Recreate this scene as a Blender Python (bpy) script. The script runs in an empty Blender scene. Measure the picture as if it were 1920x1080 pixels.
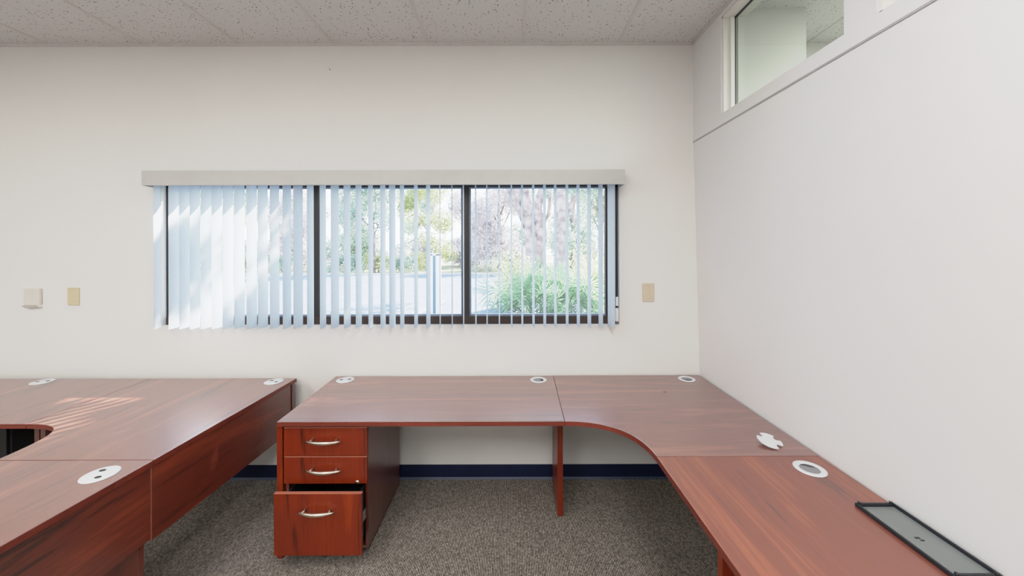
import bpy, bmesh, math, random
from mathutils import Vector, Matrix
random.seed(7)
S = bpy.context.scene
COL = S.collection
F = 680.0; CX = 960.0; CY = 467.0; EYE = 1.634
D = 2.584            # back wall
TOP = 0.737          # desk surface height
CEIL = 3.10

# ------------------------------------------------------------------ helpers
def tag(o, label=None, cat=None, group=None, kind=None):
    if label: o['label'] = label
    if cat: o['category'] = cat
    if group: o['group'] = group
    if kind: o['kind'] = kind
    return o

def empty(name, loc=(0, 0, 0), rz=0.0):
    o = bpy.data.objects.new(name, None)
    COL.objects.link(o)
    o.location = loc; o.rotation_euler = (0, 0, rz)
    o.empty_display_size = .05
    return o

def world_loc(p):
    v = Vector((0, 0, 0))
    while p is not None:
        v += Vector(p.location); p = p.parent
    return v

def obj(name, bm, mat, parent=None, origin=None, smooth=False, local=False):
    """link bm as ONE mesh object; bm in world metres unless local"""
    bmesh.ops.recalc_face_normals(bm, faces=bm.faces)
    base = Vector((0, 0, 0))
    if not local:
        if parent is not None: base = world_loc(parent)
        off = Vector(origin) - base if origin is not None else Vector((0, 0, 0))
        bmesh.ops.translate(bm, verts=bm.verts, vec=-(base + off))
    else:
        off = Vector(origin) if origin is not None else Vector((0, 0, 0))
    me = bpy.data.meshes.new(name)
    bm.to_mesh(me); bm.free()
    for m in (mat if isinstance(mat, (list, tuple)) else [mat]):
        me.materials.append(m)
    if smooth:
        for p in me.polygons: p.use_smooth = True
    o = bpy.data.objects.new(name, me)
    COL.objects.link(o)
    o.location = off
    if parent is not None: o.parent = parent
    return o

def each(name, bm, mat, parent, **k):
    """one object per loose piece of bm"""
    bm.verts.ensure_lookup_table()
    seen = set(); out = []
    for v in list(bm.verts):
        if v in seen: continue
        st = [v]; comp = set([v])
        while st:
            q = st.pop()
            for e in q.link_edges:
                o_ = e.other_vert(q)
                if o_ not in comp: comp.add(o_); st.append(o_)
        seen |= comp
        t = bmesh.new(); m = {q: t.verts.new(q.co) for q in comp}
        for f in {f for q in comp for f in q.link_faces}:
            nf = t.faces.new([m[q] for q in f.verts]); nf.smooth = f.smooth
        out.append(obj(name, t, mat, parent, **k))
    bm.free()
    return out

def B():
    return bmesh.new()

def box(bm, x0, x1, y0, y1, z0, z1, bev=0.0, rot=None, mi=0):
    t = bmesh.new()
    vs = [t.verts.new((x, y, z)) for x in (x0, x1) for y in (y0, y1) for z in (z0, z1)]
    for f in ((0, 1, 3, 2), (4, 6, 7, 5), (0, 4, 5, 1), (2, 3, 7, 6), (0, 2, 6, 4), (1, 5, 7, 3)):
        t.faces.new([vs[i] for i in f])
    bmesh.ops.recalc_face_normals(t, faces=t.faces)
    if bev > 0:
        bmesh.ops.bevel(t, geom=list(t.edges), offset=bev, segments=2, affect='EDGES', profile=.5)
    if rot is not None:
        bmesh.ops.transform(t, matrix=rot, verts=t.verts)
    merge(bm, t, mi)

def merge(bm, t, mi=0):
    m = {}
    for v in t.verts: m[v] = bm.verts.new(v.co)
    for f in t.faces:
        try:
            nf = bm.faces.new([m[v] for v in f.verts]); nf.material_index = mi; nf.smooth = f.smooth
        except ValueError: pass
    t.free()

def prism(bm, pts, z0, z1, bev=0.0, mi=0):
    t = bmesh.new()
    lo = [t.verts.new((x, y, z0)) for x, y in pts]
    hi = [t.verts.new((x, y, z1)) for x, y in pts]
    n = len(pts)
    t.faces.new(lo[::-1]); tf = t.faces.new(hi)
    for i in range(n):
        t.faces.new([lo[i], lo[(i + 1) % n], hi[(i + 1) % n], hi[i]])
    bmesh.ops.recalc_face_normals(t, faces=t.faces)
    if bev > 0:
        es = [e for e in tf.edges]
        bmesh.ops.bevel(t, geom=es, offset=bev, segments=2, affect='EDGES', profile=.5)
    merge(bm, t, mi)

def hexa(bm, p, mi=0):
    """8 corners: bottom 4 then top 4 (same order)"""
    v = [bm.verts.new(q) for q in p]
    for f in ((0, 1, 2, 3), (4, 5, 6, 7), (0, 1, 5, 4), (1, 2, 6, 5), (2, 3, 7, 6), (3, 0, 4, 7)):
        nf = bm.faces.new([v[i] for i in f]); nf.material_index = mi

def tube(bm, pts, rad, seg=10, flat=1.0, mi=0, cap=True):
    pts = [Vector(p) for p in pts]
    if not isinstance(rad, (list, tuple)): rad = [rad] * len(pts)
    rings = []
    for i, p in enumerate(pts):
        a = pts[max(i - 1, 0)]; b = pts[min(i + 1, len(pts) - 1)]
        t = (b - a).normalized()
        up = Vector((0, 0, 1)) if abs(t.z) < .9 else Vector((1, 0, 0))
        u = t.cross(up).normalized(); w = u.cross(t).normalized()
        rings.append([bm.verts.new(p + (u * math.cos(2 * math.pi * k / seg) + w * flat * math.sin(2 * math.pi * k / seg)) * rad[i]) for k in range(seg)])
    for i in range(len(rings) - 1):
        for k in range(seg):
            f = bm.faces.new([rings[i][k], rings[i][(k + 1) % seg], rings[i + 1][(k + 1) % seg], rings[i + 1][k]])
            f.material_index = mi; f.smooth = True
    if cap:
        bm.faces.new(rings[0]); bm.faces.new(rings[-1][::-1])

def lathe(bm, prof, c=(0, 0, 0), seg=40, mi=0, closed=False):
    rings = []
    for r, z in prof:
        if r < 1e-6:
            rings.append([bm.verts.new((c[0], c[1], c[2] + z))])
        else:
            rings.append([bm.verts.new((c[0] + r * math.cos(2 * math.pi * k / seg), c[1] + r * math.sin(2 * math.pi * k / seg), c[2] + z)) for k in range(seg)])
    pairs = list(zip(rings[:-1], rings[1:]))
    if closed: pairs.append((rings[-1], rings[0]))
    for a, b in pairs:
        for k in range(seg):
            k2 = (k + 1) % seg
            vs = [a[k] if len(a) > 1 else a[0]]
            if len(a) > 1: vs.append(a[k2])
            if len(b) > 1: vs += [b[k2], b[k]]
            else: vs.append(b[0])
            if len(vs) > 2:
                f = bm.faces.new(vs); f.material_index = mi; f.smooth = True

# ------------------------------------------------------------------ materials
def mat_new(name):
    m = bpy.data.materials.new(name); m.use_nodes = True
    nt = m.node_tree
    return m, nt, nt.nodes, nt.links, nt.nodes['Principled BSDF']

def ramp(nodes, stops):
    r = nodes.new('ShaderNodeValToRGB')
    e = r.color_ramp.elements
    while len(e) > 1: e.remove(e[0])
    e[0].position = stops[0][0]; e[0].color = (*stops[0][1], 1)
    for p, c in stops[1:]:
        q = e.new(p); q.color = (*c, 1)
    return r

def plain(name, col, rough=.6, metal=0.0, var=.04, scale=12, bump=0.0, bscale=200, spec=.5):
    m, nt, N, L, P = mat_new(name)
    tc = N.new('ShaderNodeTexCoord')
    no = N.new('ShaderNodeTexNoise'); no.inputs['Scale'].default_value = scale; no.inputs['Detail'].default_value = 3
    L.new(tc.outputs['Object'], no.inputs['Vector'])
    r = ramp(N, [(.3, tuple(c * (1 - var) for c in col)), (.7, tuple(min(1, c * (1 + var)) for c in col))])
    L.new(no.outputs['Fac'], r.inputs['Fac']); L.new(r.outputs['Color'], P.inputs['Base Color'])
    P.inputs['Roughness'].default_value = rough; P.inputs['Metallic'].default_value = metal
    P.inputs['Specular IOR Level'].default_value = spec
    if bump > 0:
        n2 = N.new('ShaderNodeTexNoise'); n2.inputs['Scale'].default_value = bscale; n2.inputs['Detail'].default_value = 4
        L.new(tc.outputs['Object'], n2.inputs['Vector'])
        b = N.new('ShaderNodeBump'); b.inputs['Strength'].default_value = bump; b.inputs['Distance'].default_value = .002
        L.new(n2.outputs['Fac'], b.inputs['Height']); L.new(b.outputs['Normal'], P.inputs['Normal'])
    return m

def wood(name, axis, dark, mid, light, rough=.3, off=0.0, k=1.0, angle=0.0, spec=.5, coat=0.0):
    m, nt, N, L, P = mat_new(name)
    tc = N.new('ShaderNodeTexCoord')
    def mp(along, across):
        q = N.new('ShaderNodeMapping')
        s = [across] * 3; s['xyz'.index(axis)] = along
        q.inputs['Scale'].default_value = s
        q.inputs['Location'].default_value = (off, off * .7, off * 1.3)
        q.inputs['Rotation'].default_value = (0, 0, angle)
        L.new(tc.outputs['Object'], q.inputs['Vector']); return q
    a = mp(.55 * k, 5.5 * k); b = mp(2.2 * k, 60 * k)
    n1 = N.new('ShaderNodeTexNoise'); n1.inputs['Scale'].default_value = 1.3; n1.inputs['Detail'].default_value = 5; n1.inputs['Roughness'].default_value = .6; n1.inputs['Distortion'].default_value = 1.1
    n2 = N.new('ShaderNodeTexNoise'); n2.inputs['Scale'].default_value = 1.5; n2.inputs['Detail'].default_value = 4; n2.inputs['Roughness'].default_value = .65
    L.new(a.outputs[0], n1.inputs['Vector']); L.new(b.outputs[0], n2.inputs['Vector'])
    mx = N.new('ShaderNodeMath'); mx.operation = 'MULTIPLY_ADD'
    L.new(n2.outputs['Fac'], mx.inputs[0]); mx.inputs[1].default_value = .32
    ad = N.new('ShaderNodeMath'); ad.operation = 'MULTIPLY'; ad.inputs[1].default_value = .70
    L.new(n1.outputs['Fac'], ad.inputs[0]); L.new(ad.outputs[0], mx.inputs[2])
    r = ramp(N, [(.36, dark), (.45, mid), (.53, mid), (.62, light)])
    L.new(mx.outputs[0], r.inputs['Fac']); L.new(r.outputs['Color'], P.inputs['Base Color'])
    P.inputs['Roughness'].default_value = rough
    P.inputs['Specular IOR Level'].default_value = spec
    P.inputs['Coat Weight'].default_value = coat; P.inputs['Coat Roughness'].default_value = .27; P.inputs['Coat IOR'].default_value = 2.7
    bp = N.new('ShaderNodeBump'); bp.inputs['Strength'].default_value = .06; bp.inputs['Distance'].default_value = .001
    L.new(n2.outputs['Fac'], bp.inputs['Height']); L.new(bp.outputs['Normal'], P.inputs['Normal'])
    return m

TD, TM, TL = (.10, .040, .032), (.195, .064, .045), (.27, .095, .064)
W_TOP_X = wood('cherry_top_x', 'x', TD, TM, TL, .32, 0.0, spec=.5, coat=1.0)
W_TOP_X2 = wood('cherry_top_corner', 'x', TD, TM, TL, .34, 3.1, spec=.5, coat=.9)
W_TOP_Y = wood('cherry_top_y', 'y', (.10, .052, .044), (.235, .072, .046), (.33, .105, .055), .34, 5.7, k=.8, spec=.5, coat=.35)
W_TOP_D = wood('cherry_top_left', 'y', TD, TM, TL, .32, 8.2, angle=-.3, spec=.5, coat=1.0)
W_FRONT = wood('cherry_front', 'z', (.065, .010, .004), (.20, .022, .005), (.29, .040, .006), .30, 1.7, k=1.25)
W_APRON = wood('cherry_apron', 'y', (.040, .010, .008), (.15, .028, .015), (.24, .044, .020), .34, 2.2, k=1.1, coat=.4)
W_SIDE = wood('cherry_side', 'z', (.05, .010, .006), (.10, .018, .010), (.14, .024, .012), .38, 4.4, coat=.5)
W_EDGE = wood('cherry_edge', 'x', (.10, .020, .014), (.17, .032, .020), (.22, .04, .024), .35, 6.1)
W_LIT_BAND = wood('cherry_lit_edge_band', 'x', (.30, .10, .06), (.40, .14, .09), (.46, .17, .11), .35, 2.1)  # edge banding, with the highlight of lit edges painted into its colour
WALL = plain('painted_wall', (.76, .75, .728), .75, var=.012, scale=1.5, bump=.05, bscale=120, spec=.25)
WALLR = plain('painted_wall_right', (.78, .775, .775), .75, var=.012, scale=1.5, bump=.04, bscale=120, spec=.25)
WHITE = plain('white_trim_paint', (.80, .785, .755), .5, var=.01, spec=.3)
SHADEGAP = plain('shadow_gap_grey', (.42, .41, .41), .6)  # grey stands in for the shade of the wall gap
NAVY = plain('navy_vinyl', (.006, .012, .045), .38, var=.1)
NAVYTOE = plain('navy_vinyl_toe', (.05, .07, .12), .5, var=.1)
GROM = plain('pale_plastic', (.72, .73, .75), .4, var=.02)
GREYP = plain('grey_plastic', (.26, .26, .27), .45)
BLACKP = plain('black_plastic', (.012, .013, .016), .35)
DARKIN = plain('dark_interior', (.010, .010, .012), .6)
NICKEL = plain('brushed_nickel', (.72, .62, .50), .28, metal=1.0)
BRONZE = plain('dark_bronze_frame', (.030, .024, .022), .42, spec=.5)
BRONZE2 = plain('brown_bronze_frame', (.050, .030, .024), .42, spec=.5)
ALU = plain('blue_grey_aluminium', (.30, .36, .46), .4)
BEIGE = plain('beige_plastic', (.60, .535, .37), .45)
BEIGE2 = plain('pale_beige_plastic', (.60, .53, .41), .45)
SENSOR = plain('off_white_plastic', (.66, .62, .58), .45)
VAL = plain('grey_vinyl_valance', (.50, .50, .49), .5, var=.02)
TRAYIN = plain('smoky_plastic_insert', (.20, .22, .215), .25, var=.03)

def vane_mat():
    m, nt, N, L, P = mat_new('vane_vinyl')
    tc = N.new('ShaderNodeTexCoord')
    no = N.new('ShaderNodeTexNoise'); no.inputs['Scale'].default_value = 40; L.new(tc.outputs['Object'], no.inputs['Vector'])
    r = ramp(N, [(.3, (.60, .66, .71)), (.7, (.64, .70, .75))]); L.new(no.outputs['Fac'], r.inputs['Fac'])
    L.new(r.outputs['Color'], P.inputs['Base Color']); P.inputs['Roughness'].default_value = .55
    t = N.new('ShaderNodeBsdfTranslucent'); t.inputs['Color'].default_value = (.68, .78, .87, 1)
    mx = N.new('ShaderNodeMixShader'); mx.inputs[0].default_value = .32
    L.new(P.outputs[0], mx.inputs[1]); L.new(t.outputs[0], mx.inputs[2])
    L.new(mx.outputs[0], N['Material Output'].inputs['Surface'])
    return m
VANE = vane_mat()

def glass_mat(name, tint, refl=.9):
    m, nt, N, L, P = mat_new(name)
    N.remove(P)
    tr = N.new('ShaderNodeBsdfTransparent'); tr.inputs['Color'].default_value = (*tint, 1)
    gl = N.new('ShaderNodeBsdfGlossy'); gl.inputs['Roughness'].default_value = .02
    fr = N.new('ShaderNodeLayerWeight'); fr.inputs['Blend'].default_value = .5
    pw = N.new('ShaderNodeMath'); pw.operation = 'POWER'; pw.inputs[1].default_value = 4.0
    mu = N.new('ShaderNodeMath'); mu.operation = 'MULTIPLY_ADD'; mu.inputs[1].default_value = refl; mu.inputs[2].default_value = .05
    L.new(fr.outputs['Facing'], pw.inputs[0])
    mx = N.new('ShaderNodeMixShader')
    L.new(pw.outputs[0], mu.inputs[0]); L.new(mu.outputs[0], mx.inputs[0])
    L.new(tr.outputs[0], mx.inputs[1]); L.new(gl.outputs[0], mx.inputs[2])
    L.new(mx.outputs[0], N['Material Output'].inputs['Surface'])
    return m
GLASS = glass_mat('window_glass', (.97, .985, 1.0))
GLASSG = glass_mat('greenish_glass', (.86, .91, .88), 1.0)

def carpet_mat():
    m, nt, N, L, P = mat_new('ribbed_loop_carpet')
    tc = N.new('ShaderNodeTexCoord')
    w = N.new('ShaderNodeTexWave'); w.bands_direction = 'X'; w.wave_profile = 'SIN'
    w.inputs['Scale'].default_value = 36.0; w.inputs['Distortion'].default_value = 1.3; w.inputs['Detail'].default_value = 2; w.inputs['Detail Scale'].default_value = 5
    L.new(tc.outputs['Object'], w.inputs['Vector'])
    mp = N.new('ShaderNodeMapping'); mp.inputs['Scale'].default_value = (1, .55, 1); L.new(tc.outputs['Object'], mp.inputs['Vector'])
    v = N.new('ShaderNodeTexVoronoi'); v.inputs['Scale'].default_value = 190; L.new(mp.outputs[0], v.inputs['Vector'])
    n = N.new('ShaderNodeTexNoise'); n.inputs['Scale'].default_value = 210; n.inputs['Detail'].default_value = 2; L.new(mp.outputs[0], n.inputs['Vector'])
    s1 = N.new('ShaderNodeSeparateColor'); L.new(v.outputs['Color'], s1.inputs[0])
    a = N.new('ShaderNodeMath'); a.operation = 'MULTIPLY_ADD'; L.new(w.outputs['Fac'], a.inputs[0]); a.inputs[1].default_value = .50
    b = N.new('ShaderNodeMath'); b.operation = 'MULTIPLY'; b.inputs[1].default_value = .26; L.new(s1.outputs[0], b.inputs[0])
    L.new(b.outputs[0], a.inputs[2])
    c = N.new('ShaderNodeMath'); c.operation = 'MULTIPLY_ADD'; c.inputs[1].default_value = .35; L.new(n.outputs['Fac'], c.inputs[0]); L.new(a.outputs[0], c.inputs[2])
    r = ramp(N, [(.24, (.035, .032, .030)), (.50, (.14, .125, .105)), (.68, (.31, .28, .24)), (.88, (.60, .55, .48))])
    L.new(c.outputs[0], r.inputs['Fac']); L.new(r.outputs['Color'], P.inputs['Base Color'])
    P.inputs['Roughness'].default_value = .95; P.inputs['Specular IOR Level'].default_value = .1
    bp = N.new('ShaderNodeBump'); bp.inputs['Strength'].default_value = .6; bp.inputs['Distance'].default_value = .004
    L.new(a.outputs[0], bp.inputs['Height']); L.new(bp.outputs['Normal'], P.inputs['Normal'])
    return m
CARPET = carpet_mat()

def ceiling_mat():
    m, nt, N, L, P = mat_new('acoustic_tile')
    tc = N.new('ShaderNodeTexCoord')
    v = N.new('ShaderNodeTexVoronoi'); v.inputs['Scale'].default_value = 62; v.inputs['Randomness'].default_value = 1
    L.new(tc.outputs['Object'], v.inputs['Vector'])
    n = N.new('ShaderNodeTexNoise'); n.inputs['Scale'].default_value = 30; n.inputs['Detail'].default_value = 2; L.new(tc.outputs['Object'], n.inputs['Vector'])
    s = N.new('ShaderNodeSeparateColor'); L.new(v.outputs['Color'], s.inputs[0])
    th = N.new('ShaderNodeMath'); th.operation = 'MULTIPLY'; th.inputs[1].default_value = .42; L.new(s.outputs[1], th.inputs[0])
    th2 = N.new('ShaderNodeMath'); th2.operation = 'MULTIPLY'; L.new(th.outputs[0], th2.inputs[0]); L.new(n.outputs['Fac'], th2.inputs[1])
    d = N.new('ShaderNodeMath'); d.operation = 'SUBTRACT'; L.new(v.outputs['Distance'], d.inputs[0]); L.new(th2.outputs[0], d.inputs[1])
    r = ramp(N, [(.0, (.16, .15, .15)), (.10, (.70, .69, .68))])
    L.new(d.outputs[0], r.inputs['Fac']); L.new(r.outputs['Color'], P.inputs['Base Color'])
    P.inputs['Roughness'].default_value = .9; P.inputs['Specular IOR Level'].default_value = .1
    return m
CEILM = ceiling_mat()
TEE = plain('ceiling_grid_paint', (.64, .62, .60), .6)

# ------------------------------------------------------------------ room shell
def struct(name, bm, m, parent=None, **k):
    o = obj(name, bm, m, parent, **k)
    if parent is None: o['kind'] = 'structure'
    return o

XL, XR2, YB = -5.2, 4.4, -3.2
b = B(); box(b, XL - .1, XR2 + .1, YB - .1, D + .16, -.12, 0); struct('floor', b, CARPET)
b = B(); box(b, XL - .1, XR2 + .1, YB - .1, D + .16, CEIL, CEIL + .12); ceil_o = struct('ceiling', b, CEILM)
# T-bar grid (a visible part of the ceiling)
b = B()
k = -8
while .0836 + k * .677 < XR2:
    x = .0836 + k * .677
    if x > XL and abs(x - 1.35) > .12: box(b, x - .010, x + .010, YB, D - .001, CEIL - .0035, CEIL + .002)
    k += 1
for y in (D - 1.354, D - 2.708, D - 4.062, D - 5.416):
    box(b, XL, XR2, y - .010, y + .010, CEIL - .003, CEIL + .002)
obj('ceiling_grid', b, TEE, ceil_o)

WX0, WX1, WZ0, WZ1 = -2.497, .764, 1.091, 2.125
WT = .15
b = B()
box(b, XL, WX0, D, D + WT, 0, CEIL)
box(b, WX1, XR2, D, D + WT, 0, CEIL)
box(b, WX0, WX1, D, D + WT, 0, WZ0)
box(b, WX0, WX1, D, D + WT, WZ1, CEIL)
bmesh.ops.remove_doubles(b, verts=b.verts, dist=1e-5)
struct('wall_back', b, WALL)
b = B(); box(b, XL - .12, XL, YB, D + WT, 0, CEIL); struct('wall_left', b, WALL)
b = B(); box(b, XL, XR2, YB - .12, YB, 0, CEIL); struct('wall_rear', b, WALL)
b = B(); box(b, XR2, XR2 + .12, YB, D + WT, 0, CEIL); struct('wall_far_right', b, WALL)

# right wall: lower partition leans a touch, upper band carries interior windows
XT, XB = 1.295, 1.352            # face x at ledge and at floor
ZL = 2.388
UP = .075                        # reveal depth to the glass
b = B()
hexa(b, [(XB, YB, 0), (XB + .13, YB, 0), (XB + .13, D, 0), (XB, D, 0),
         (XT, YB, ZL), (XT + .15, YB, ZL), (XT + .15, D, ZL), (XT, D, ZL)])
ZS, ZH = 2.462, 3.062
box(b, XT - .002, XT + .15, YB, D, ZL + .009, ZS)
box(b, XT - .002, XT + .15, YB, D, ZH, CEIL)
for y0, y1 in ((2.24, D), (1.285, 1.41), (-.1, .1), (YB, -1.3)):
    box(b, XT - .002, XT + (.089 if y1 == D else .15), y0, y1, ZS, ZH)
struct('wall_right', b, WALLR)
b = B(); box(b, XT - .0035, XT + .10, YB, D, ZL, ZL + .009); struct('shadow_gap_strip', b, SHADEGAP)  # strip painted in the shade tone of a narrow wall gap
# interior windows in the right wall
for n, (y0, y1) in ((2, (1.41, 2.24)), (3, (.1, 1.285))):
    r = empty('window_%d' % n, (XT + UP, (y0 + y1) / 2, ZS)); r['kind'] = 'structure'
    b = B()
    for ya, yb in ((y0, y0 + .012), (y1 - .012, y1)):
        box(b, XT + .008, XT + .14, ya, yb, ZS, ZH, .001)
    box(b, XT + .008, XT + .14, y0, y1, ZS, ZS + .010, .001)
    box(b, XT + .008, XT + .14, y0, y1, ZH - .012, ZH, .001)
    for ya, yb in ((y0 + .012, y0 + .026), (y1 - .026, y1 - .012)):
        box(b, XT + .045, XT + UP - .006, ya, yb, ZS + .01, ZH - .012, .001)
    obj('window_frame', b, WHITE, r)
    b = B()
    for ya, yb in ((y0 + .012, y0 + .018), (y1 - .018, y1 - .012)):
        box(b, XT + UP - .006, XT + UP + .006, ya, yb, ZS + .01, ZH - .012)
    box(b, XT + UP - .006, XT + UP + .006, y0 + .012, y1 - .012, ZH - .018, ZH - .012)
    obj('gasket', b, BLACKP, r)
    b = B(); box(b, XT + UP - .003, XT + UP + .003, y0 + .012, y1 - .012, ZS + .01, ZH - .012); obj('glass_pane', b, GLASSG, r)
# neighbouring room: a short projecting wall end just behind the glass
b = B(); box(b, 1.385, 1.80, 2.215, D, 0, CEIL); struct('wall_neighbor', b, WALL)

# ceiling wall-angle
b = B(); box(b, XL, XT, D - .012, D, CEIL - .016, CEIL - .0005); struct('trim_2', b, TEE)
b = B(); box(b, XT - .016, XT, YB, D - .012, CEIL - .016, CEIL - .0005); struct('trim_3', b, TEE)

# baseboards (navy vinyl cove base)
def cove(bm, x0, x1):
    pr = [(D, 0), (D - .014, 0), (D - .010, .006), (D - .005, .014), (D - .004, .10), (D, .101)]
    t = bmesh.new()
    a = [t.verts.new((x0, y, z)) for y, z in pr]; c = [t.verts.new((x1, y, z)) for y, z in pr]
    n = len(pr)
    for i in range(n):
        f = t.faces.new([a[i], a[(i + 1) % n], c[(i + 1) % n], c[i]])
        f.material_index = 1 if i in (1, 2) else 0
    t.faces.new(a); t.faces.new(c[::-1])
    mm = {v: bm.verts.new(v.co) for v in t.verts}
    for f in t.faces:
        nf = bm.faces.new([mm[v] for v in f.verts]); nf.material_index = f.material_index
    t.free()
b = B(); cove(b, XL, XB - .002); struct('baseboard_back', b, [NAVY, NAVYTOE])
b = B()
hexa(b, [(XB - .006, YB, 0), (XB, YB, 0), (XB, D - .014, 0), (XB - .006, D - .014, 0),
         (XB - .0075, YB, .1), (XB - .002, YB, .1), (XB - .002, D - .014, .1), (XB - .0075, D - .014, .1)])
struct('baseboard_right', b, NAVY)
b = B(); box(b, XL, XL + .006, YB, D - .014, 0, .10); struct('baseboard_left', b, NAVY)

# main window ------------------------------------------------------
win = empty('window_1', ((WX0 + WX1) / 2, D + .06, WZ0)); win['kind'] = 'structure'
fy0, fy1 = D + .035, D + .085
def xat(px, y): return (px - CX) * y / F
def zat(py, y): return EYE - (py - CY) * y / F
b = B()
box(b, WX0, xat(316, fy0), fy0, fy1, WZ0, WZ1, .002)
box(b, xat(1151, fy0), WX1, fy0, fy1, WZ0, WZ1, .002)
box(b, WX0, WX1, fy0, fy1, WZ1 - .04, WZ1, .002)
for p0, p1 in ((587.5, 597.5), (866.5, 880)):
    box(b, xat(p0, fy0), xat(p1, fy0), fy0 - .004, fy1, WZ0 + .002, WZ1, .002)
obj('window_frame', b, BRONZE, win)
b = B(); box(b, WX0 + .003, WX1 - .003, fy0 - .006, fy1 + .02, WZ0 + .002, zat(592.5, fy0), .002); obj('sill_rail', b, BRONZE2, win)
# sash edges
for x0, x1, al in ((xat(316, fy0), xat(587.5, fy0), .004), (xat(597.5, fy0), xat(866.5, fy0), .010), (xat(880, fy0), xat(1141, fy0), .018)):
    zb, zt, s = zat(592.5, fy0), WZ1 - .04, .010
    b = B()
    ya, yb = fy0 + .015, fy0 + .04
    box(b, x0, x0 + s, ya, yb, zb, zt); box(b, x1 - s, x1, ya, yb, zb, zt)
    box(b, x0 + s, x1 - s, ya, yb, zb, zb + .012); box(b, x0 + s, x1 - s, ya, yb, zt - s, zt)
    sh = obj('sash', b, ALU, win)
    b = B(); box(b, x0 + s, x1 - s, ya + .010, ya + .014, zb + .012, zt - s); obj('glass_pane', b, GLASS, sh)
b = B(); box(b, xat(1136, fy0), xat(1142, fy0), fy0 + .01, fy1, zat(592.5, fy0), WZ1 - .04, .001)
obj('sash_stile', b, BRONZE, win)
b = B(); box(b, WX0, WX1, D + .001, D + .034, WZ0 - .0005, WZ0 + .004); obj('window_sill', b, WHITE, win)

# vertical blind ----------------------------------------------------
vb = empty('vertical_blind', (-.87, D - .065, 2.10))
tag(vb, 'pale blue-grey vertical vane blind hanging under a grey valance across the window', 'blind')
vy0, vy1 = D - .128, D
x0, x1 = xat(265, vy0), xat(1172.5, vy0)
z0, z1 = zat(346, vy0), zat(318, vy0)
b = B()
box(b, x0, x1, vy0, vy0 + .010, z0, z1, .003)
box(b, x0, x0 + .008, vy0 + .008, vy1, z0, z1, .001); box(b, x1 - .008, x1, vy0 + .008, vy1, z0, z1, .001)
box(b, x0 + .004, x1 - .004, vy0 + .006, vy1, z1 - .005, z1 - .001)
obj('valance', b, VAL, vb)
b = B(); box(b, x0 + .03, x1 - .03, D - .085, D - .045, z0 + .012, z0 + .052, .003)
for xx in (x0 + .2, -1.7, -.87, -.1, x1 - .2): box(b, xx - .015, xx + .015, D - .05, D, z0 + .05, z0 + .058)
obj('headrail', b, WHITE, vb)
vy = D - .065
VX = [295, 326, 346, 366, 387, 407, 428, 449, 472, 493, 515, 538, 559, 582, 605.5, 628, 651, 672.6, 695, 718, 735.7, 754, 780, 803, 825, 847.5, 869, 892, 913, 936, 959, 979, 1000, 1021, 1041, 1063, 1084, 1104.5, 1126, 1146]
VW = [14.5, 20.3, 20.3, 20, 21, 20.5, 20.5, 20, 20, 19, 18, 16, 18, 13, 12, 15.5, 13, 11.5, 9, 10, 12, 8, 7, 8, 2, 2, 2.4, -2.6, -2.6, -2.4, -3, -3.6, -4.6, -5.4, -5, -5.4, -6, -7, -8.5, -14]
VL = .089
ztop, zbot = z0 + .02, zat(613.5, vy)
for i, (px, w) in enumerate(zip(VX, VW)):
    t = (px - CX) / F
    phi = math.atan(t)
    wm = w * vy / F
    sgn = 1 if w > 0 else -1
    a = phi + math.asin(max(-.98, min(.98, wm * math.cos(phi) / VL)))
    ch = Vector((math.sin(a), math.cos(a), 0)); nr = Vector((ch.y, -ch.x, 0))
    c = Vector((xat(px, vy), vy, 0))
    bm = B(); cols = []
    jig = random.uniform(-.0015, .0015)
    for s in range(7):
        u = s / 6 * 2 - 1
        p = c + ch * (u * VL / 2) + nr * (.0028 * (1 - u * u))
        cols.append([bm.verts.new((p.x, p.y, z)) for z in (zbot + jig, (zbot + ztop) / 2, ztop)])
    for s in range(6):
        for q in range(2):
            f = bm.faces.new([cols[s][q], cols[s + 1][q], cols[s + 1][q + 1], cols[s][q + 1]]); f.smooth = True
    obj('vane', bm, VANE, vb, origin=(c.x, c.y, ztop))
# control cord with its tensioner
yc = D - .03
b = B()
for px in (1153.5, 1159): tube(b, [(xat(px, yc), yc, z0 + .03), (xat(px, yc), yc, zat(600, yc))], .0016, 6)
each('control_cord', b, GREYP, vb)
b = B()
xc = xat(1156.5, yc)
box(b, xc - .008, xc + .008, yc - .008, yc + .004, zat(574, yc), zat(557, yc), .003)
box(b, xc - .011, xc + .011, yc - .009, yc + .004, zat(603, yc), zat(578, yc), .004)
tube(b, [(xc - .011, yc, zat(598, yc)), (xc, yc, zat(607, yc)), (xc + .011, yc, zat(598, yc))], .003, 6)
obj('cord_tensioner', b, WHITE, vb)

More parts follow.
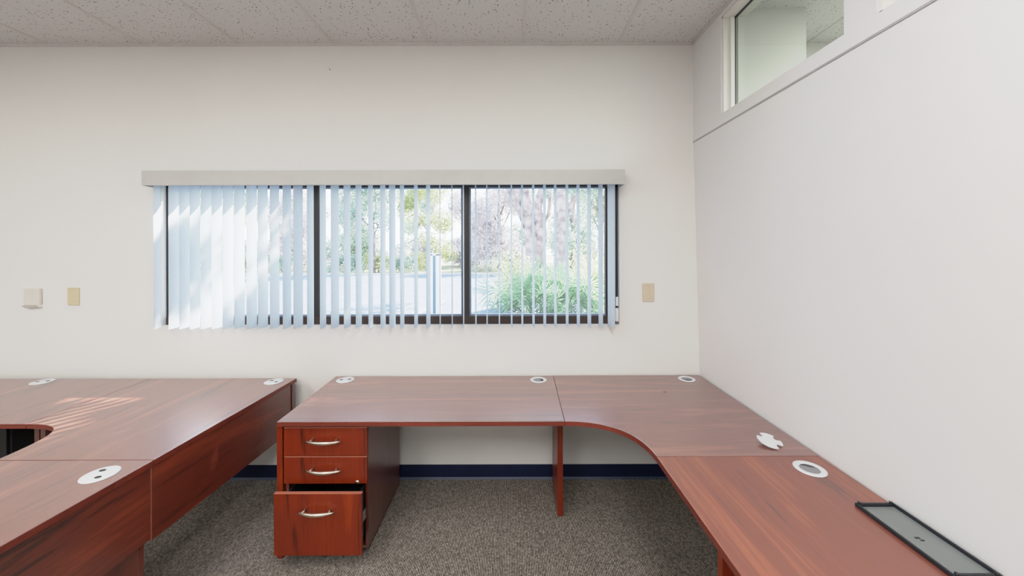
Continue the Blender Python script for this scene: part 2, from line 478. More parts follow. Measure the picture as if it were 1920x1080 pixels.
# ------------------------------------------------------------------ wall plates
def plate(name, px0, px1, py0, py1, m, label, cat, sensor=False):
    xa, xb, za, zb = xat(px0, D), xat(px1, D), zat(py1, D), zat(py0, D)
    e = empty(name, ((xa + xb) / 2, D, za)); tag(e, label, cat)
    b = B()
    if not sensor:
        box(b, xa, xb, D - .007, D, za, zb, .003)
        obj('cover_plate', b, m, e)
        b = B()
        for zz in ((za + .018), (zb - .018)): lathe(b, [(0, .0), (.003, 0), (.003, .002), (0, .002)], seg=12)
        bmesh.ops.rotate(b, verts=b.verts, cent=(0, 0, 0), matrix=Matrix.Rotation(math.pi / 2, 3, 'X'))
        n = len(b.verts) // 2
        vs = list(b.verts)
        for v in vs[:n]: v.co += Vector(((xa + xb) / 2, D - .007, za + .018))
        for v in vs[n:]: v.co += Vector(((xa + xb) / 2, D - .007, zb - .018))
        each('screw', b, m, e)
    else:
        box(b, xa, xb, D - .022, D, za + .022, zb, .006); obj('housing', b, m, e)
        b = B()
        hexa(b, [(xa + .012, D - .018, za), (xb, D - .018, za + .006), (xb, D, za + .006), (xa + .012, D, za),
                 (xa + .008, D - .040, za + .021), (xb, D - .040, za + .024), (xb, D, za + .024), (xa + .008, D, za + .021)])
        obj('lower_lip', b, WHITE, e)
    return e
plate('wall_plate', 1204, 1226, 532, 566, BEIGE2, 'beige blank wall plate on the back wall to the right of the window', 'wall plate')
plate('wall_plate', 128, 149.5, 537, 570, BEIGE, 'yellowish beige blank wall plate left of the window, beside the off-white sensor box', 'wall plate')
plate('wall_sensor', 51, 80, 538, 575, SENSOR, 'small off-white sensor box with a lower lip on the back wall, farthest left', 'sensor', True)
b = B(); tube(b, [(xat(620, D), D + .004, zat(130, D)), (xat(620, D), D - .012, zat(130, D))], .003, 8)
tag(obj('nail', b, GREYP, origin=(xat(620, D), D, zat(130, D))), 'tiny nail in the back wall high above the window', 'nail')

# ------------------------------------------------------------------ desk pieces
TH = .025
def grommet_bm_ring(R=.056, Ri=.034):
    b = B(); lathe(b, [(Ri, .0005), (R, .0005), (R, .003), (R - .004, .0052), (Ri + .003, .0042), (Ri, .002)], closed=True)
    return b
def open_grommet(parent, x, y, rot):
    """ring with a half open swivel insert"""
    loc = Vector((x, y, TOP)) - world_loc(parent)
    g = obj('grommet', grommet_bm_ring(), GROM, parent, origin=loc, local=True, smooth=True)
    g['label'] = 'pale open ring grommet'
    b = B(); lathe(b, [(0, .0008), (.0338, .0008), (.0338, .0014), (0, .0014)]); obj('hole_shade_disc', b, BLACKP, g, local=True)  # black disc painted as the hole's dark depth, desktop is uncut
    b = B()
    n = 20; pts = [(.0335 * math.cos(rot + math.pi * 1.35 * k / n), .0335 * math.sin(rot + math.pi * 1.35 * k / n)) for k in range(n + 1)]
    pts.append((.012 * math.cos(rot + 4.9), .012 * math.sin(rot + 4.9)))
    prism(b, pts, .0016, .0024); obj('swivel_insert', b, GREYP, g, local=True)
def closed_grommet(parent, x, y, rot, R=.058):
    loc = Vector((x, y, TOP)) - world_loc(parent)
    b = B(); lathe(b, [(0, .0005), (R, .0005), (R, .003), (R - .004, .0050), (0, .0050)])
    g = obj('grommet', b, GROM, parent, origin=loc, local=True, smooth=False)
    g['label'] = 'pale closed grommet cap with two cable notches'
    b = B()
    for s in (-1, 1):
        c = Vector((math.cos(rot), math.sin(rot))) * s * .027
        n = 18
        prism(b, [(c.x + .0125 * math.cos(2 * math.pi * k / n), c.y + .0085 * math.sin(2 * math.pi * k / n)) for k in range(n)], .0050, .0056)
    each('cable_notch', b, BLACKP, g, local=True)

def top_piece(parent, pts, mat, edge=None, name='desktop'):
    b = B(); prism(b, pts, TOP - TH, TOP, .002)
    if edge is not None:
        b.faces.ensure_lookup_table()
        bmesh.ops.recalc_face_normals(b, faces=b.faces)
        for f in b.faces:
            if abs(f.normal.z) < .35: f.material_index = 1
    return obj(name, b, [mat, edge or mat], parent)

def lit_banded(b):
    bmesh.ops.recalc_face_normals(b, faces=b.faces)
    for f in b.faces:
        if f.normal.z > .3 or abs(f.normal.y) > .8: f.material_index = 1  # top and end faces take the painted highlight
# --- centre desk
dk = empty('desk', (-.48, 2.23, 0))
tag(dk, 'cherry straight desk under the window with the drawer pedestal at its left end', 'desk')
top_piece(dk, [(-1.228, 1.889), (.271, 1.889), (.288, 2.566), (-1.248, 2.566)], W_TOP_X, W_EDGE)
b = B(); box(b, -1.247, -1.217, 1.918, 2.55, 0, TOP - TH, .001); obj('leg', b, W_FRONT, dk)
b = B(); box(b, .2745, .308, 2.215, 2.490, 0, TOP - TH, .001); obj('leg', b, W_FRONT, dk)
closed_grommet(dk, xat(647, 2.488), 2.488, .12)
open_grommet(dk, xat(1009, 2.48), 2.48, 1.2)

# --- drawer pedestal
PX0, PX1, PY0, PY1, PZ0 = -1.2055, -.7664, 1.910, 2.457, .045
pd = empty('drawer_pedestal', ((PX0 + PX1) / 2, 2.18, 0))
tag(pd, 'cherry three-drawer pedestal under the centre desk, its bottom drawer pulled open', 'drawer unit')
t = .016
b = B()
box(b, PX0, PX0 + t, PY0 + .02, PY1, PZ0, .700, .001)
box(b, PX1 - t, PX1, PY0 + .02, PY1, PZ0, .700, .001)
box(b, PX0 + t, PX1 - t, PY1 - t, PY1, PZ0, .700)
box(b, PX0 + t, PX1 - t, PY0 + .02, PY1 - t, PZ0, PZ0 + t)
box(b, PX0 + t, PX1 - t, PY0 + .02, PY1 - t, .700 - t, .700)
obj('cabinet_body', b, W_SIDE, pd)
for x in (PX0 + .045, PX1 - .045):
    for y in (PY0 + .07, PY1 - .07):
        b = B()
        tube(b, [(x - .014, y, .0185), (x + .014, y, .0185)], .018, 16)
        box(b, x - .018, x + .018, y - .014, y + .018, .034, .0455, .002)
        obj('caster', b, BLACKP, pd)
def handle(parent, cx, yf, cz):
    b = B()
    n = 14; W = .092
    pts, rad = [], []
    for k in range(n + 1):
        u = k / n * 2 - 1
        pts.append((cx + u * W, yf - .016 - .020 * (1 - u * u), cz)); rad.append(.0036 + .0058 * (1 - u * u))
    tube(b, pts, rad, 10, flat=1.1)
    for s in (-1, 1):
        tube(b, [(cx + s * .062, yf + .0005, cz + .002), (cx + s * .066, yf - .012, cz + .001), (cx + s * .071, yf - .026, cz)], [.0095, .0058, .0050], 10)
    obj('handle', b, NICKEL, parent)
def drawer(zb, zt, pull, lock=False, label=None, xpad=0.0):
    yf = PY0 - pull
    dr = empty('drawer', Vector(((PX0 + PX1) / 2, yf, zb)) - world_loc(pd)); dr.parent = pd
    if label: dr['label'] = label
    b = B(); box(b, PX0 - xpad, PX1, yf, yf + .019, zb, zt, .0022)
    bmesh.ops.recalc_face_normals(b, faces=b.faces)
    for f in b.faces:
        if f.normal.z > .3: f.material_index = 1  # lit top edge painted lighter
    obj('drawer_front', b, [W_FRONT, W_LIT_BAND], dr)
    xa, xb = PX0 + t + .012, PX1 - t - .012
    b = B(); z1 = zt - .03; dd = .46
    box(b, xa, xa + .008, yf + .019, yf + dd, zb + .02, z1); box(b, xb - .008, xb, yf + .019, yf + dd, zb + .02, z1)
    box(b, xa, xb, yf + dd - .008, yf + dd, zb + .02, z1); box(b, xa, xb, yf + .019, yf + dd, zb + .02, zb + .026)
    obj('drawer_box', b, DARKIN, dr)
    b = B()
    for x in (xa - .010, xb + .001): box(b, x, x + .009, yf + .03, yf + dd - .02, (zb + z1) / 2 - .02, (zb + z1) / 2 + .02)
    each('drawer_slide', b, GREYP, dr)
    handle(dr, (PX0 + PX1) / 2 - .004, yf, zt - (.066 if zt - zb < .2 else .085))
    if lock:
        b = B(); lathe(b, [(0, 0), (.011, 0), (.011, .003), (.008, .006), (0, .006)], seg=20)
        bmesh.ops.rotate(b, verts=b.verts, cent=(0, 0, 0), matrix=Matrix.Rotation(math.pi / 2, 3, 'X'))
        bmesh.ops.translate(b, verts=b.verts, vec=(xat(669, PY0), yf, zat(903, PY0)))
        obj('lock', b, NICKEL, dr)
    return dr
drawer(.546, .697, 0)
drawer(.400, .543, 0, True)
drawer(.080, .396, .07, False, 'open bottom drawer', .008)

# --- right corner desk
XW = 1.332
cd = empty('corner_desk', (.95, 2.1, 0))
tag(cd, 'cherry corner desk with a concave curved front edge in the right back corner', 'desk')
def bez(p0, p1, p2, p3, n):
    out = []
    for k in range(n + 1):
        u = k / n; v = 1 - u
        out.append(tuple(v**3 * a + 3 * v * v * u * b_ + 3 * v * u * u * c + u**3 * d for a, b_, c, d in zip(p0, p1, p2, p3)))
    return out
curve = bez((.273, 1.889), (.46, 1.889), (.615, 1.80), (.6226, 1.568), 18)
top_piece(cd, curve + [(XW - .005, 1.568), (1.322, 2.572), (.290, 2.572)], W_TOP_X2, W_EDGE)
b = B(); box(b, 1.285, 1.312, 1.75, 2.35, 0, TOP - TH, .001); obj('leg', b, W_SIDE, cd)
b = B(); box(b, .80, 1.20, 2.535, 2.553, .45, TOP - TH, .001); obj('support_rail', b, W_SIDE, cd)
open_grommet(cd, xat(1287, 2.49), 2.49, -.6)
b = B(); prism(b, [(xat(1246, 2.27) + .010 * math.cos(a * .7), 2.27 + .004 * math.sin(a * .7)) for a in range(9)], TOP + .0001, TOP + .0006)
obj('stain', b, plain('stain', (.06, .03, .025), .5), cd)

# --- right desk (runs past the camera)
rd = empty('desk', (.98, .8, 0))
tag(rd, 'cherry straight desk along the right wall with the black tray on it', 'desk')
top_piece(rd, [(.6226, 1.565), (.632, .05), (XW - .005, .05), (XW - .005, 1.565)], W_TOP_Y, W_EDGE)
b = B(); box(b, .650, 1.30, 1.125, 1.152, 0, TOP - TH, .001); obj('leg', b, W_FRONT, rd)
b = B(); box(b, .668, 1.30, .08, .107, 0, TOP - TH, .001); obj('leg', b, W_FRONT, rd)
open_grommet(rd, 1.207, 1.473, 2.2)

# --- left corner desk
lc = empty('corner_desk', (-2.0, 2.1, 0))
tag(lc, 'cherry corner desk with curved cutout and deep apron, left of the centre desk', 'desk')
curve = bez((-2.21, 1.552), (-2.225, 1.80), (-2.30, 1.872), (-2.513, 1.875), 18)
top_piece(lc, [(-1.534, 1.552), (-1.506, 2.531)] [::1] + [(-2.513, 2.531)] + curve[::-1], W_TOP_D, W_EDGE)
b = B()
prism(b, [(-1.566, 1.553), (-1.5455, 1.553), (-1.519, 2.49), (-1.539, 2.49)], .390, TOP - TH - .0035, .002)
lit_banded(b); obj('apron_panel', b, [W_APRON, W_LIT_BAND], lc)
b = B(); prism(b, [(-1.540, 2.492), (-1.513, 2.492), (-1.512, 2.522), (-1.539, 2.522)], .390, TOP - TH - .0005, .001); obj('corner_post', b, W_SIDE, lc)
b = B(); box(b, -2.512, -2.486, 1.93, 2.50, 0, TOP - TH, .001); obj('leg', b, W_SIDE, lc)
closed_grommet(lc, xat(513, 2.462), 2.462, -.5)

# --- left near desk
ln = empty('desk', (-1.9, .8, 0))
tag(ln, 'cherry straight desk at the near left, coming toward the viewer with a deep apron panel', 'desk')
top_piece(ln, [(-2.21, 1.548), (-2.25, .05), (-1.60, .05), (-1.534, 1.548)], W_TOP_D, W_EDGE)
b = B(); prism(b, [(-1.632, .06), (-1.612, .06), (-1.5475, 1.5465), (-1.5675, 1.5465)], .400, TOP - TH - .0035, .002); lit_banded(b); obj('apron_panel', b, [W_APRON, W_LIT_BAND], ln)
b = B(); box(b, -2.15, -1.572, 1.522, 1.546, 0, TOP - TH - .001, .001); obj('leg', b, W_APRON, ln)
b = B(); box(b, -2.18, -1.645, .09, .115, 0, TOP - TH - .001, .001); obj('leg', b, W_APRON, ln)
closed_grommet(ln, -1.645, 1.447, -.95)

# --- far left desk
fl = empty('desk', (-3.2, 2.2, 0))
tag(fl, 'cherry straight desk against the back wall at the far left edge', 'desk')
top_piece(fl, [(-2.517, 1.875), (-2.517, 2.531), (-4.04, 2.531), (-4.04, 1.875)], W_TOP_D, W_EDGE)
b = B(); box(b, -2.545, -2.519, 1.93, 2.50, 0, TOP - TH, .001); obj('leg', b, W_SIDE, fl)
b = B(); box(b, -4.03, -4.004, 1.93, 2.50, 0, TOP - TH, .001); obj('leg', b, W_SIDE, fl)
closed_grommet(fl, xat(79, 2.47), 2.47, .3)
# guessed cabinet, added to fill the dark space under this desk
ck = empty('guessed_cabinet', (-3.2, 2.3, 0))
tag(ck, 'guessed black low cabinet, added to fill the dark beneath the far left desk', 'cabinet')
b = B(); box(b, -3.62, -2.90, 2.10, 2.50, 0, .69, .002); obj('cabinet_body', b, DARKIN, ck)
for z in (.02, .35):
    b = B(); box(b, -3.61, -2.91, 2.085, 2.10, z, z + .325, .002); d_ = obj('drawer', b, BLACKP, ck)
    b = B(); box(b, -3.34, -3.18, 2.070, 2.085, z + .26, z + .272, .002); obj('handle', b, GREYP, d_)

# --- loose grommet cap on the right corner desk
cap = empty('grommet_cap', (1.178, 1.662, TOP))
tag(cap, 'loose pale plastic grommet cap lying upside down on the corner desk near the right wall', 'cap')
b = B(); n = 48; pts = []
for k in range(n):
    a = 2 * math.pi * k / n; r = .050
    for c0 in (math.radians(-60), math.radians(125), math.radians(20)):
        dlt = (a - c0 + math.pi) % (2 * math.pi) - math.pi
        if abs(dlt) < .30: r = .030
    pts.append((r * math.cos(a), r * math.sin(a)))
prism(b, pts, 0, .005)
bmesh.ops.rotate(b, verts=b.verts, cent=(0, 0, 0), matrix=Matrix.Rotation(.20, 3, 'X') @ Matrix.Rotation(.08, 3, 'Y'))
bmesh.ops.translate(b, verts=b.verts, vec=(0, 0, .0135))
obj('cap_disc', b, GROM, cap, local=True)
b = B()
for a in (.9, 2.9, 5.0, 4.0):
    x, y = .030 * math.cos(a), .030 * math.sin(a)
    box(b, x - .003, x + .003, y - .004, y + .004, 0, .0135 + .2 * y - .08 * x, .0008)
each('clip_leg', b, GROM, cap, local=True)

# --- black rimmed tray on the right desk
ty0, ty1, tx0, tx1 = .978, 1.262, 1.190, 1.3235
tr = empty('tray', (1.26, 1.13, TOP))
tag(tr, 'shallow black rimmed tray with smoky grey inside on the right desk by the wall', 'tray')
b = B(); h = .013
box(b, tx0, tx0 + .007, ty0, ty1, TOP, TOP + h, .002); box(b, tx1 - .007, tx1, ty0, ty1, TOP, TOP + h, .002)
box(b, tx0 + .005, tx1 - .005, ty1 - .009, ty1, TOP, TOP + h, .002); box(b, tx0 + .005, tx1 - .005, ty0, ty0 + .009, TOP, TOP + h, .002)
obj('rim', b, plain('tray_rim', (.014, .016, .022), .32), tr)
b = B()
for x in (tx0 + .012, tx1 - .012):
    for y in (ty0 + .004, ty1 - .004): lathe(b, [(0, h), (.005, h), (.005, h + .004), (0, h + .004)], (x, y, TOP), 12)
each('corner_stud', b, BLACKP, tr)
b = B(); box(b, tx0 + .006, tx1 - .006, ty0 + .008, ty1 - .008, TOP + .0005, TOP + .003); obj('insert', b, TRAYIN, tr)
b = B(); box(b, 1.240, 1.254, 1.115, 1.121, TOP + .0031, TOP + .0045, .0005); box(b, 1.246, 1.258, 1.106, 1.111, TOP + .0031, TOP + .0042, .0005); each('clip', b, BLACKP, tr)

# ------------------------------------------------------------------ outdoors
GZ = -.15
def ground_mat(name, c0, c1, sc, rough=.9):
    m, nt, N, L, P = mat_new(name)
    tc = N.new('ShaderNodeTexCoord')
    n = N.new('ShaderNodeTexNoise'); n.inputs['Scale'].default_value = sc; n.inputs['Detail'].default_value = 6
    L.new(tc.outputs['Object'], n.inputs['Vector'])
    r = ramp(N, [(.35, c0), (.65, c1)]); L.new(n.outputs['Fac'], r.inputs['Fac']); L.new(r.outputs['Color'], P.inputs['Base Color'])
    P.inputs['Roughness'].default_value = rough; P.inputs['Specular IOR Level'].default_value = .2
    return m
ASPH = ground_mat('pale_asphalt', (.17, .20, .26), (.22, .25, .31), 1.2)
GRASS = ground_mat('dry_grass', (.26, .26, .15), (.40, .39, .26), .8)
KERB = ground_mat('kerb_concrete', (.45, .45, .45), (.6, .6, .58), 3)
b = B(); box(b, -90, 60, D + .17, 120, GZ - .4, GZ - .02); struct('ground', b, GRASS)
b = B(); box(b, -60, 3.6, D + .17, 25.5, GZ - .02, GZ); struct('driveway', b, ASPH)
b = B(); box(b, -60, 3.6, 25.5, 25.75, GZ - .02, GZ + .10, .02)
struct('kerb', b, KERB)
b = B(); box(b, -60, 40, 47, 54, GZ - .02, GZ + .01); struct('far_road', b, KERB)

def leaf_mat(name, cols, trans=.5):
    m, nt, N, L, P = mat_new(name)
    tc = N.new('ShaderNodeTexCoord')
    n = N.new('ShaderNodeTexNoise'); n.inputs['Scale'].default_value = 1.4; n.inputs['Detail'].default_value = 8; n.inputs['Roughness'].default_value = .8
    L.new(tc.outputs['Object'], n.inputs['Vector'])
    r = ramp(N, [(.34, cols[0]), (.5, cols[1]), (.66, cols[2])]); L.new(n.outputs['Fac'], r.inputs['Fac'])
    L.new(r.outputs['Color'], P.inputs['Base Color']); P.inputs['Roughness'].default_value = .6
    t_ = N.new('ShaderNodeBsdfTranslucent'); L.new(r.outputs['Color'], t_.inputs['Color'])
    mx = N.new('ShaderNodeMixShader'); mx.inputs[0].default_value = trans
    L.new(P.outputs[0], mx.inputs[1]); L.new(t_.outputs[0], mx.inputs[2]); L.new(mx.outputs[0], N['Material Output'].inputs['Surface'])
    return m
LEAF_A = leaf_mat('leaf_yellow_green', [(.16, .20, .10), (.50, .53, .30), (.88, .86, .62)])
LEAF_B = leaf_mat('leaf_grey_green', [(.14, .20, .16), (.42, .50, .42), (.80, .84, .72)])
LEAF_C = leaf_mat('leaf_pink_grey', [(.26, .22, .24), (.66, .60, .62), (.95, .93, .92)])
LEAF_P = leaf_mat('palmetto_leaf', [(.10, .20, .13), (.27, .40, .24), (.70, .76, .50)], .4)
BARK = ground_mat('pale_bark', (.22, .18, .18), (.52, .44, .43), 5)

def leaf_quad(bm, p, s):
    d = Vector((random.gauss(0, 1), random.gauss(0, 1), random.gauss(0, 1))).normalized()
    u = d.orthogonal().normalized(); w = d.cross(u)
    a = random.uniform(0, math.pi); u, w = u * math.cos(a) + w * math.sin(a), w * math.cos(a) - u * math.sin(a)
    s1 = s * random.uniform(.6, 1.3); s2 = s1 * .55
    vs = [bm.verts.new(p + q) for q in (u * s1, w * s2, -u * s1, -w * s2)]
    bm.faces.new(vs)
def crown_bm(blobs, n, s):
    bm = B(); tot = sum(r**2 for _, r in blobs)
    for c, r in blobs:
        for _ in range(int(n * r * r / tot)):
            d = Vector((random.gauss(0, 1), random.gauss(0, 1), random.gauss(0, .8)))
            d = d.normalized() * r * random.uniform(.45, 1.0)
            leaf_quad(bm, Vector(c) + d, s)
    return bm
def tree_proto(seed, h, R, n, s, z_low=.25):
    random.seed(seed)
    blobs = []
    for _ in range(16):
        a = random.uniform(0, 6.283); rr = random.uniform(0, R * .75)
        blobs.append(((rr * math.cos(a), rr * math.sin(a), random.uniform(h * z_low, h)), random.uniform(.25, .42) * R))
    cr = crown_bm(blobs, n, s)
    tk = B()
    top = Vector((random.uniform(-.3, .3), 0, h * .6))
    tube(tk, [(0, 0, -.1), (.05, 0, h * .3), top], [.22, .17, .09], 8)
    for c, r in blobs[:7]:
        st = Vector((0, 0, h * random.uniform(.25, .5))); mid = st.lerp(Vector(c), .5) + Vector((0, 0, .3))
        tube(tk, [st, mid, c], [.08, .05, .02], 6)
    return cr, tk
def place_tree(proto, x, y, sc, rz, label, mat=None, first=None):
    root = empty('tree', (x, y, GZ), rz)
    root.scale = (sc, sc, sc)
    tag(root, label, 'tree', 'trees beyond the driveway')
    for part in proto:
        c = part.copy(); COL.objects.link(c); c.parent = root
        if mat and part.name.startswith('foliage'):
            c.material_slots[0].link = 'OBJECT'; c.material_slots[0].material = mat
    return root
protos = []
for sd, h, R in ((11, 9, 3.7), (12, 8.5, 3.8), (13, 10, 3.6)):
    cr, tk = tree_proto(sd, h, R, 11000, .115, .08)
    rt = empty('tree', (0, 0, GZ))
    a = obj('foliage', cr, LEAF_A, rt, local=True); c = obj('trunk', tk, BARK, rt, local=True)
    protos.append((rt, a, c))
random.seed(5)
rows = []
x = -34
spots = [(-27, 32), (-20.5, 33), (-14, 32), (-7.5, 32.5), (-1, 32), (5.5, 32.5), (-31, 41), (-24, 42), (-17.5, 41), (-11, 41.5), (-4.5, 41), (2, 42), (8.5, 41)]
mats = [LEAF_A, LEAF_B, LEAF_C]
lab = {0: 'yellow-green leafy tree in the row beyond the driveway', 1: 'grey-green leafy tree in the row beyond the driveway', 2: 'pinkish grey bare-looking tree in the row beyond the driveway'}
for i, (x, y) in enumerate(spots):
    k = i % 3; mk = (i * 2 + (1 if y > 39 else 0)) % 3
    if y > 39: mk = [1, 2, 1][i % 3]
    rt, fo, tk = protos[k]
    sc = random.uniform(.85, 1.15)
    if i < 3:
        root = rt; root.location = (x, y, GZ); root.rotation_euler.z = random.uniform(0, 6)
        fo.material_slots[0].link = 'OBJECT'; fo.material_slots[0].material = mats[mk]
    else:
        root = empty('tree', (x, y, GZ), random.uniform(0, 6)); root.scale = (sc,) * 3
        c = fo.copy(); COL.objects.link(c); c.parent = root
        c.material_slots[0].link = 'OBJECT'; c.material_slots[0].material = mats[mk]
        c = tk.copy(); COL.objects.link(c); c.parent = root
    row = 'in the front row' if y < 39 else 'in the back row'
    tag(root, lab[mk] + ', ' + row, 'tree', 'trees beyond the driveway: ' + ['yellow', 'grey-green', 'pinkish'][mk] + ' ' + row)

cr, tk = tree_proto(14, 8.5, 3.2, 5200, .12, .42)
for i, (x, y, m_, lb) in enumerate([(-10.6, 27.6, 1, 'tree with a high crown just behind the driveway kerb, left of the post'), (5.6, 22.8, 0, 'tree with a high crown on the grass to the right of the driveway')]):
    if i == 0:
        root = empty('tree', (x, y, GZ)); fo = obj('foliage', cr, LEAF_B, root, local=True); tk_ = obj('trunk', tk, BARK, root, local=True)
    else:
        root = empty('tree', (x, y, GZ), 1.9 * i)
        for q in (fo, tk_):
            c = q.copy(); COL.objects.link(c); c.parent = root
    tag(root, lb, 'tree')
# undergrowth along the verge
def shrub(x, y, w, h, n, s, m, label, group=None):
    root = empty('shrub', (x, y, GZ))
    tag(root, label, 'shrub', group)
    blobs = [((random.uniform(-w, w) * .6, random.uniform(-w, w) * .4, random.uniform(.25, .8) * h), random.uniform(.3, .45) * h) for _ in range(7)]
    obj('foliage', crown_bm(blobs, n, s), m, root, local=True)
    b = B()
    for c, r in blobs[:4]: tube(b, [(0, 0, -.03), (c[0] * .5, c[1] * .5, c[2] * .5), c], [.03, .02, .008], 6)
    obj('stem', b, BARK, root, local=True)
    return root
for i, (x, y) in enumerate([(-12.6, 27.5), (-10.4, 28.2), (-8.3, 27.6), (-22, 29), (-18, 28.5)]):
    shrub(x, y, 1.6, 1.5, 1100, .10, LEAF_A if i % 2 else LEAF_B, 'low %s shrub on the grass verge behind the driveway kerb' % ('yellow-green' if i % 2 else 'grey-green'), 'verge shrubs ' + ('yellow' if i % 2 else 'grey'))
for i, x in enumerate([-30, -25, -20, -15, -10, -5, 0, 5, 10]):
    shrub(x, 36.9, 2.6, 2.6, 1500, .17, LEAF_C, 'pinkish brown thicket shrub under the far trees', 'thicket shrubs under the far trees')

# multi-trunk tree close to the window on the right
def spot(px, y): return (px - CX) * y / F
nt_ = empty('tree', (spot(1002, 12.5), 12.5, GZ))
tag(nt_, 'near tree with pale forked trunks rising behind the palmetto clump', 'tree')
def P3(px, py, y): return (spot(px, y), y, EYE - (py - CY) * y / F)
b = B()
tube(b, [P3(1003, 590, 12.5), P3(1003, 520, 12.5), P3(998, 440, 12.5), P3(985, 380, 12.5), P3(978, 330, 12.6), P3(985, 250, 12.7)], [.34, .30, .26, .22, .2, .16], 12)
tube(b, [P3(1003, 520, 12.5), P3(1016, 440, 12.4), P3(1008, 390, 12.4), P3(1025, 330, 12.4), P3(1050, 240, 12.4)], [.26, .20, .16, .13, .1], 10)
tube(b, [P3(990, 430, 12.5), P3(972, 390, 12.3), P3(955, 355, 12.2), P3(935, 300, 12.0)], [.14, .11, .09, .06], 8)
tube(b, [P3(1000, 460, 12.5), P3(1030, 400, 12.3), P3(1034, 350, 12.2)], [.12, .08, .06], 8)
obj('trunk', b, BARK, nt_)
blobs = []
random.seed(21)
for _ in range(26):
    a = random.uniform(0, 6.283); rr = random.uniform(.5, 4.2)
    blobs.append(((-1.6 + rr * math.cos(a) * .7, 14.2 + rr * math.sin(a) * .8, random.uniform(5.2, 10.5)), random.uniform(.6, 1.2)))
obj('foliage', crown_bm(blobs, 6500, .12), LEAF_A, nt_)
nt2 = empty('tree', (spot(1054, 11.0), 11.0, GZ))
tag(nt2, 'near tree with one straight pale trunk right of the forked trunks', 'tree')
b = B(); tube(b, [P3(1056, 600, 11), P3(1054, 500, 11), P3(1052, 420, 11), P3(1056, 340, 11), P3(1060, 200, 11)], [.26, .21, .18, .17, .14], 12)
tube(b, [P3(1054, 420, 11), P3(1085, 360, 11.2), P3(1110, 290, 11.4)], [.1, .07, .04], 8)
tube(b, [(1.55, 11, 4.0), (3.2, 10.4, 6.2), (4.8, 9.8, 8.5)], [.14, .1, .05], 8)
obj('trunk', b, BARK, nt2)
blobs = []
for _ in range(24):
    a = random.uniform(0, 6.283); rr = random.uniform(.5, 4.0)
    blobs.append(((5.35 + rr * math.cos(a) * .36, 9.8 + rr * math.sin(a) * .5, random.uniform(5.6, 11.0)), random.uniform(.55, 1.1)))  # crown shifted off its trunk to keep sun from the window's right part
blobs += [((random.uniform(1.7, 3.5), random.uniform(8.2, 9.8), 0), random.uniform(.15, .26)) for _ in range(10)]  # small unseen clumps put in the sun's path to dapple the blind
blobs = [((c[0], c[1], c[2] or (1.6 + (c[1] - 2.6) / .83 * .84 + random.uniform(-.5, .5))), r_) for c, r_ in blobs]
obj('foliage', crown_bm(blobs, 11000, .12), LEAF_B, nt2)
# unseen tree added to the right, its crown dapples the sun
nt3 = empty('tree', (6.2, 9.6, GZ))
tag(nt3, 'unseen tree standing right of the window view, crown over the driveway edge', 'tree')
b = B(); tube(b, [(6.2, 9.6, GZ), (6.1, 9.6, 3), (5.8, 9.5, 7.5)], [.25, .2, .1], 10); obj('trunk', b, BARK, nt3)
blobs = []
for _ in range(22):
    a = random.uniform(0, 6.283); rr = random.uniform(.3, 3.6)
    blobs.append(((8.6 + rr * math.cos(a) * .6, 9.4 + rr * math.sin(a), random.uniform(5.5, 9.5)), random.uniform(.45, .9)))
obj('foliage', crown_bm(blobs, 3600, .13), LEAF_B, nt3)

# palmetto clump
def palmetto(x, y, R, H, n, label):
    root = empty('palmetto', (x, y, GZ)); tag(root, label, 'palmetto', 'palmetto clump plants')
    bm = B()
    for _ in range(n):
        a = random.uniform(0, 6.283); e = random.uniform(.35, 1.35); L_ = random.uniform(.35, .75) * H
        st = Vector((random.uniform(-R, R) * .5, random.uniform(-R, R) * .5, 0)); hub = st + Vector((math.cos(a) * math.cos(e), math.sin(a) * math.cos(e), math.sin(e))) * L_
        tube(bm, [st, hub], .008, 4, cap=False)
        ax = (hub - st).normalized(); u = ax.orthogonal().normalized(); w = ax.cross(u)
        rt_ = random.uniform(0, 6.283); u, w = u * math.cos(rt_) + w * math.sin(rt_), w * math.cos(rt_) - u * math.sin(rt_)
        for q in range(15):
            th = (q / 14 - .5) * 3.6
            d = (ax * math.cos(th) + u * math.sin(th)).normalized()
            ll = H * random.uniform(.26, .40); ww = .016
            tip = hub + d * ll + Vector((0, 0, -.25 * ll * abs(math.sin(th)))) + w * .06 * random.uniform(-1, 1)
            s_ = d.cross(w).normalized() * ww
            bm.faces.new([bm.verts.new(hub), bm.verts.new(hub.lerp(tip, .45) + s_), bm.verts.new(tip), bm.verts.new(hub.lerp(tip, .45) - s_)])
    obj('fronds', bm, LEAF_P, root, local=True)
random.seed(33)
for px, y, R, H in ((1012, 9.2, .6, 1.75), (1050, 9.6, .6, 1.6), (1090, 9.0, .6, 1.5), (985, 9.8, .4, 1.3)):
    palmetto(spot(px, y), y, R, H, 34, 'spiky green palmetto at the driveway edge below the forked trunks')
for px, y, h in ((968, 10.5, 1.55), (1118, 9.5, 1.4), (1140, 10.6, 1.8), (1100, 12.5, 1.9)):
    shrub(spot(px, y), y, .55, h, 1500, .05, LEAF_A, 'light yellow-green broad shrub beside the palmetto clump', 'shrubs beside the palmetto clump')

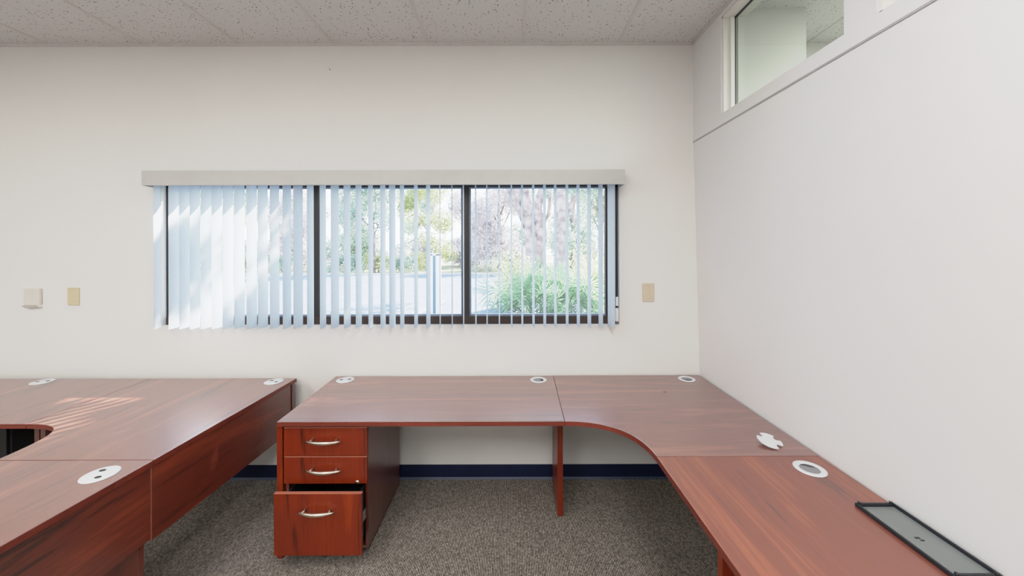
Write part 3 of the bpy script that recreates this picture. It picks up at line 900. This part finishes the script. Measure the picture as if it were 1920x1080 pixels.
# pale box post on the driveway
bp_ = empty('bollard_post', (spot(815, 9.6), 9.6, GZ))
tag(bp_, 'pale square post with a dark slot standing on the driveway outside', 'post')
cx_ = spot(816, 9.6); hh = zat(476, 9.6)
b = B()
box(b, cx_ - .13, cx_ - .055, 9.55, 9.75, GZ, hh, .006); box(b, cx_ + .02, cx_ + .13, 9.55, 9.75, GZ, hh, .006)
box(b, cx_ - .13, cx_ + .13, 9.55, 9.75, hh - .04, hh + .02, .006)
obj('shell', b, plain('post_white', (.75, .78, .82), .5), bp_)
b = B(); box(b, cx_ - .056, cx_ + .021, 9.56, 9.74, GZ, hh - .04); obj('dark_core', b, plain('post_core', (.10, .16, .19), .5), bp_)
# raised walk edge
b = B()
prism(b, [(spot(748, 9.1), 9.1), (spot(752, 8.6), 8.6), (spot(836, 11.8), 11.8), (spot(834, 12.4), 12.4)], GZ, GZ + .07, .01)
struct('kerb_strip', b, plain('kerb_dark', (.22, .27, .33), .7))

# ------------------------------------------------------------------ light
w = bpy.data.worlds.new('World'); S.world = w; w.use_nodes = True
N, L = w.node_tree.nodes, w.node_tree.links
bg = N['Background']
tc = N.new('ShaderNodeTexCoord'); sp = N.new('ShaderNodeSeparateXYZ'); L.new(tc.outputs['Generated'], sp.inputs[0])
r = ramp(N, [(.0, (.95, .97, 1.0)), (.18, (.86, .93, 1.0)), (.8, (.50, .69, 1.0))]); L.new(sp.outputs['Z'], r.inputs['Fac'])
L.new(r.outputs['Color'], bg.inputs['Color']); bg.inputs['Strength'].default_value = 4.6

sd = bpy.data.lights.new('sun', 'SUN'); sd.energy = 24.0; sd.angle = math.radians(.3); sd.color = (1, .95, .88)
so = bpy.data.objects.new('sun', sd); COL.objects.link(so)
el = math.radians(40)
dv = Vector((-.55, -.83, 0)).normalized() * math.cos(el) + Vector((0, 0, -math.sin(el)))
so.rotation_euler = dv.to_track_quat('-Z', 'Y').to_euler(); so.location = (8, 14, 12)

def area(name, loc, sx, sy, e, col=(1, .985, .96), aim=None):
    l = bpy.data.lights.new(name, 'AREA'); l.shape = 'RECTANGLE'; l.size = sx; l.size_y = sy; l.energy = e; l.color = col
    o = bpy.data.objects.new(name, l); COL.objects.link(o); o.location = loc
    if aim is not None:
        o.rotation_euler = (Vector(aim) - Vector(loc)).to_track_quat('-Z', 'Y').to_euler()
    return o
for x in (-3.6, -1.6, .3):
    for y, e in ((.45, 23), (-1.5, 56)):
        area('ceiling_lamp', (x, y, CEIL - .02), .6, 1.2, e)
area('ceiling_lamp', (2.9, 1.2, CEIL - .02), 1.2, 1.2, 85)  # unseen lamps added to brighten the neighbouring room
area('ceiling_lamp', (2.9, -1.2, CEIL - .02), 1.2, 1.2, 50)

# ------------------------------------------------------------------ camera
cd_ = bpy.data.cameras.new('camera'); cd_.sensor_fit = 'HORIZONTAL'; cd_.sensor_width = 36
cd_.lens = F / 1920 * 36; cd_.shift_y = -(540 - CY) / 1920; cd_.clip_start = .02; cd_.clip_end = 400
co = bpy.data.objects.new('camera', cd_); COL.objects.link(co)
co.location = (0, 0, EYE)
co.rotation_euler = (Matrix.Rotation(math.pi / 2, 3, 'X') @ Matrix.Rotation(math.radians(-.15), 3, 'Z')).to_euler()
S.camera = co
S.view_settings.view_transform = 'Standard'; S.view_settings.look = 'None'; S.view_settings.exposure = 0

# soft highlight shoulder, like the photo's exposure
vs_ = S.view_settings
vs_.use_curve_mapping = True
cm = vs_.curve_mapping
WL = 10.0
cm.black_level = (0, 0, 0); cm.white_level = (WL, WL, WL)
cv = cm.curves[3]
pts = [(0, 0), (.28, .28), (.60, .60), (.90, .75), (1.4, .84), (2.2, .91), (4.0, .97), (6.5, .995), (10, 1)]
cv.points[0].location = (0, 0); cv.points[1].location = (1, 1)
for x, y in pts[1:-1]: cv.points.new(x / WL, y)
for p in cv.points: p.handle_type = 'VECTOR'
cm.update()
